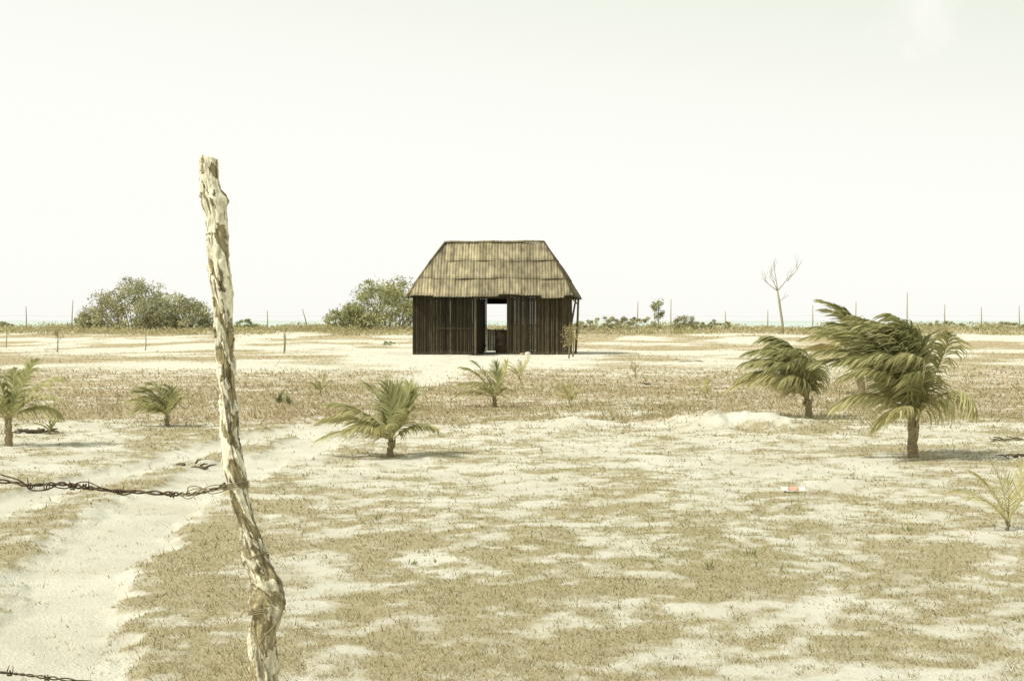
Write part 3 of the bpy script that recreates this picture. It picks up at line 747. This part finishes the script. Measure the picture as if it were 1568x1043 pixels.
# ---------------------------------------------------------------- small things
def driftwood(x, y, n, s, name='driftwood_pile'):
    mb = MB()
    for i in range(n):
        a = R.uniform(-.5, .5)+(math.pi if R.random() < .5 else 0); px_ = x+R.uniform(-1, 1)*s*.6; py_ = y+R.uniform(-.5, .5)*s*.5
        p = Vector((px_, py_, Hs(px_, py_)+R.uniform(.0, .025)))
        q = R.uniform(.4, 1.2)
        e = p+Vector((math.cos(a)*s*R.uniform(.2, .6), math.sin(a)*s*.5, R.uniform(-.02, .04)))
        mb.tube([p, p.lerp(e, .5)+Vector((0, 0, .01)), e], [.015*q, .013*q, .006*q], (.14*q, .115*q, .07*q), 6)
    mb.obj(name, barkm, True)
driftwood(-5.72, 17.0, 30, .28); driftwood(4.9, 13.9, 8, .2); driftwood(5.55, 15.9, 8, .25); driftwood(-2.95, 13.3, 10, .2)  # last pile is added in place of a dark, shadowed hollow
driftwood(2.9, 29.8, 4, .5, 'fallen_branch'); driftwood(5.9, 46, 4, .7, 'fallen_branch')
def litter():
    x, y = 2.20, 11.1; z = Hs(x, y)+.012; mb = MB()
    rngs = [(-.105, -.05, (.8, .78, .72)), (-.05, .035, (.52, .31, .23)), (.035, .09, (.8, .76, .7))]
    for a, b, c in rngs:
        vs = []
        for i in range(5):
            for k in range(5):
                u = a+(b-a)*i/4; w = -.04+.08*k/4
                vs.append((x+u, y+w, z+.008+.025*math.sin(math.pi*k/4)+R.uniform(-.006, .008)))
        mb.add(vs, [(i*5+k, (i+1)*5+k, (i+1)*5+k+1, i*5+k+1) for i in range(4) for k in range(4)], c)
    mb.obj('crumpled_wrapper', rockm)
litter()
def weeds():
    mb = MB()
    sp = [(-.55, 7.8), (1.05, 7.6), (.35, 12.0), (2.5, 9.0), (-1.8, 12.4), (.82, 7.9), (3.7, 17), (-.9, 9.5), (4.6, 13.7), (-.2, 15), (1.35, 8.05)]
    for x, y in sp:
        z = Hs(x, y); s = R.uniform(.03, .06)
        for i in range(16):
            a = R.uniform(0, 6.28); el = R.uniform(.3, 1.3); d = Vector((math.cos(a)*math.cos(el), math.sin(a)*math.cos(el), math.sin(el)))*s*R.uniform(.6, 1.3)
            sd = d.cross(Vector((0, 0, 1))).normalized()*.004; b = Vector((x+R.uniform(-.03, .03), y+R.uniform(-.03, .03), z)); q = R.uniform(.7, 1.3)
            mb.add([b, b+d*.6-sd, b+d, b+d*.6+sd], [(0, 1, 2, 3)], (.22*q, .23*q, .09*q))
    mb.obj('green_weeds', leafm)
weeds()

# ---------------------------------------------------------------- world, sun, camera
sd = Vector((-.74, -.34, .93)).normalized(); el = math.asin(sd.z); rot = math.atan2(sd.x, sd.y)
w = bpy.data.worlds.new('World'); SC.world = w; w.use_nodes = True; nt = w.node_tree; nt.nodes.clear()
out = nt.nodes.new('ShaderNodeOutputWorld'); bg = nt.nodes.new('ShaderNodeBackground'); sky = nt.nodes.new('ShaderNodeTexSky')
sky.sky_type = 'NISHITA'; sky.sun_disc = False; sky.sun_elevation = el; sky.sun_rotation = rot; sky.dust_density = 1.0; sky.air_density = 1.0; sky.ozone_density = 1
hs = nt.nodes.new('ShaderNodeHueSaturation'); hs.inputs['Saturation'].default_value = .3; nt.links.new(sky.outputs[0], hs.inputs['Color'])
tc = nt.nodes.new('ShaderNodeTexCoord'); nrm = N(nt, 'ShaderNodeVectorMath', operation='NORMALIZE'); nt.links.new(tc.outputs['Generated'], nrm.inputs[0])
sp = nt.nodes.new('ShaderNodeSeparateXYZ'); nt.links.new(nrm.outputs[0], sp.inputs[0])
hx = N(nt, 'ShaderNodeMath', operation='MULTIPLY_ADD'); nt.links.new(sp.outputs[0], hx.inputs[0]); hx.inputs[1].default_value = .14; nt.links.new(sp.outputs[2], hx.inputs[2])
hz = ramp(nt, hx.outputs[0], [(0.0, (.985, .985, .95)), (.11, (.985, .985, .95)), (.18, (.94, .95, .885)), (.26, (.83, .87, .77)), (.6, (.66, .71, .62))])
hzs = mixrgb(nt, 1.0, hz, (8.85, 8.8, 8.65), 'MULTIPLY')
c = mixrgb(nt, .90, hs.outputs[0], hzs)
dist = N(nt, 'ShaderNodeVectorMath', operation='DISTANCE'); nt.links.new(nrm.outputs[0], dist.inputs[0]); dist.inputs[1].default_value = Vector((.283, 1, .211)).normalized()
nz = noise(nt, nrm.outputs[0], 45, 6, .6)
mm = N(nt, 'ShaderNodeMath', operation='MULTIPLY_ADD'); nt.links.new(nz, mm.inputs[0]); mm.inputs[1].default_value = -.07; nt.links.new(dist.outputs['Value'], mm.inputs[2])
mm2 = N(nt, 'ShaderNodeMath', operation='ADD'); nt.links.new(mm.outputs[0], mm2.inputs[0]); mm2.inputs[1].default_value = .05
cf = ramp(nt, mm2.outputs[0], [(0.012, .8), (.045, 0.0)])
c = mixrgb(nt, cf, c, (8.3, 8.2, 7.6))
nt.links.new(c, bg.inputs[0]); bg.inputs[1].default_value = .12; nt.links.new(bg.outputs[0], out.inputs[0])
sl = bpy.data.lights.new('sun', 'SUN'); sl.energy = 4.3; sl.angle = math.radians(5); sl.color = (1, .955, .82)
so = bpy.data.objects.new('sun', sl); SC.collection.objects.link(so); so.rotation_euler = (-sd).to_track_quat('-Z', 'Y').to_euler(); so.location = (-20, -10, 30)
cam = bpy.data.cameras.new('camera'); cam.lens = 50; cam.sensor_width = 36; cam.clip_end = 20000; cam.clip_start = .05
co = bpy.data.objects.new('camera', cam); SC.collection.objects.link(co); co.location = (0, 0, 1.35); co.rotation_euler = (math.radians(90-.80), 0, 0)
SC.camera = co
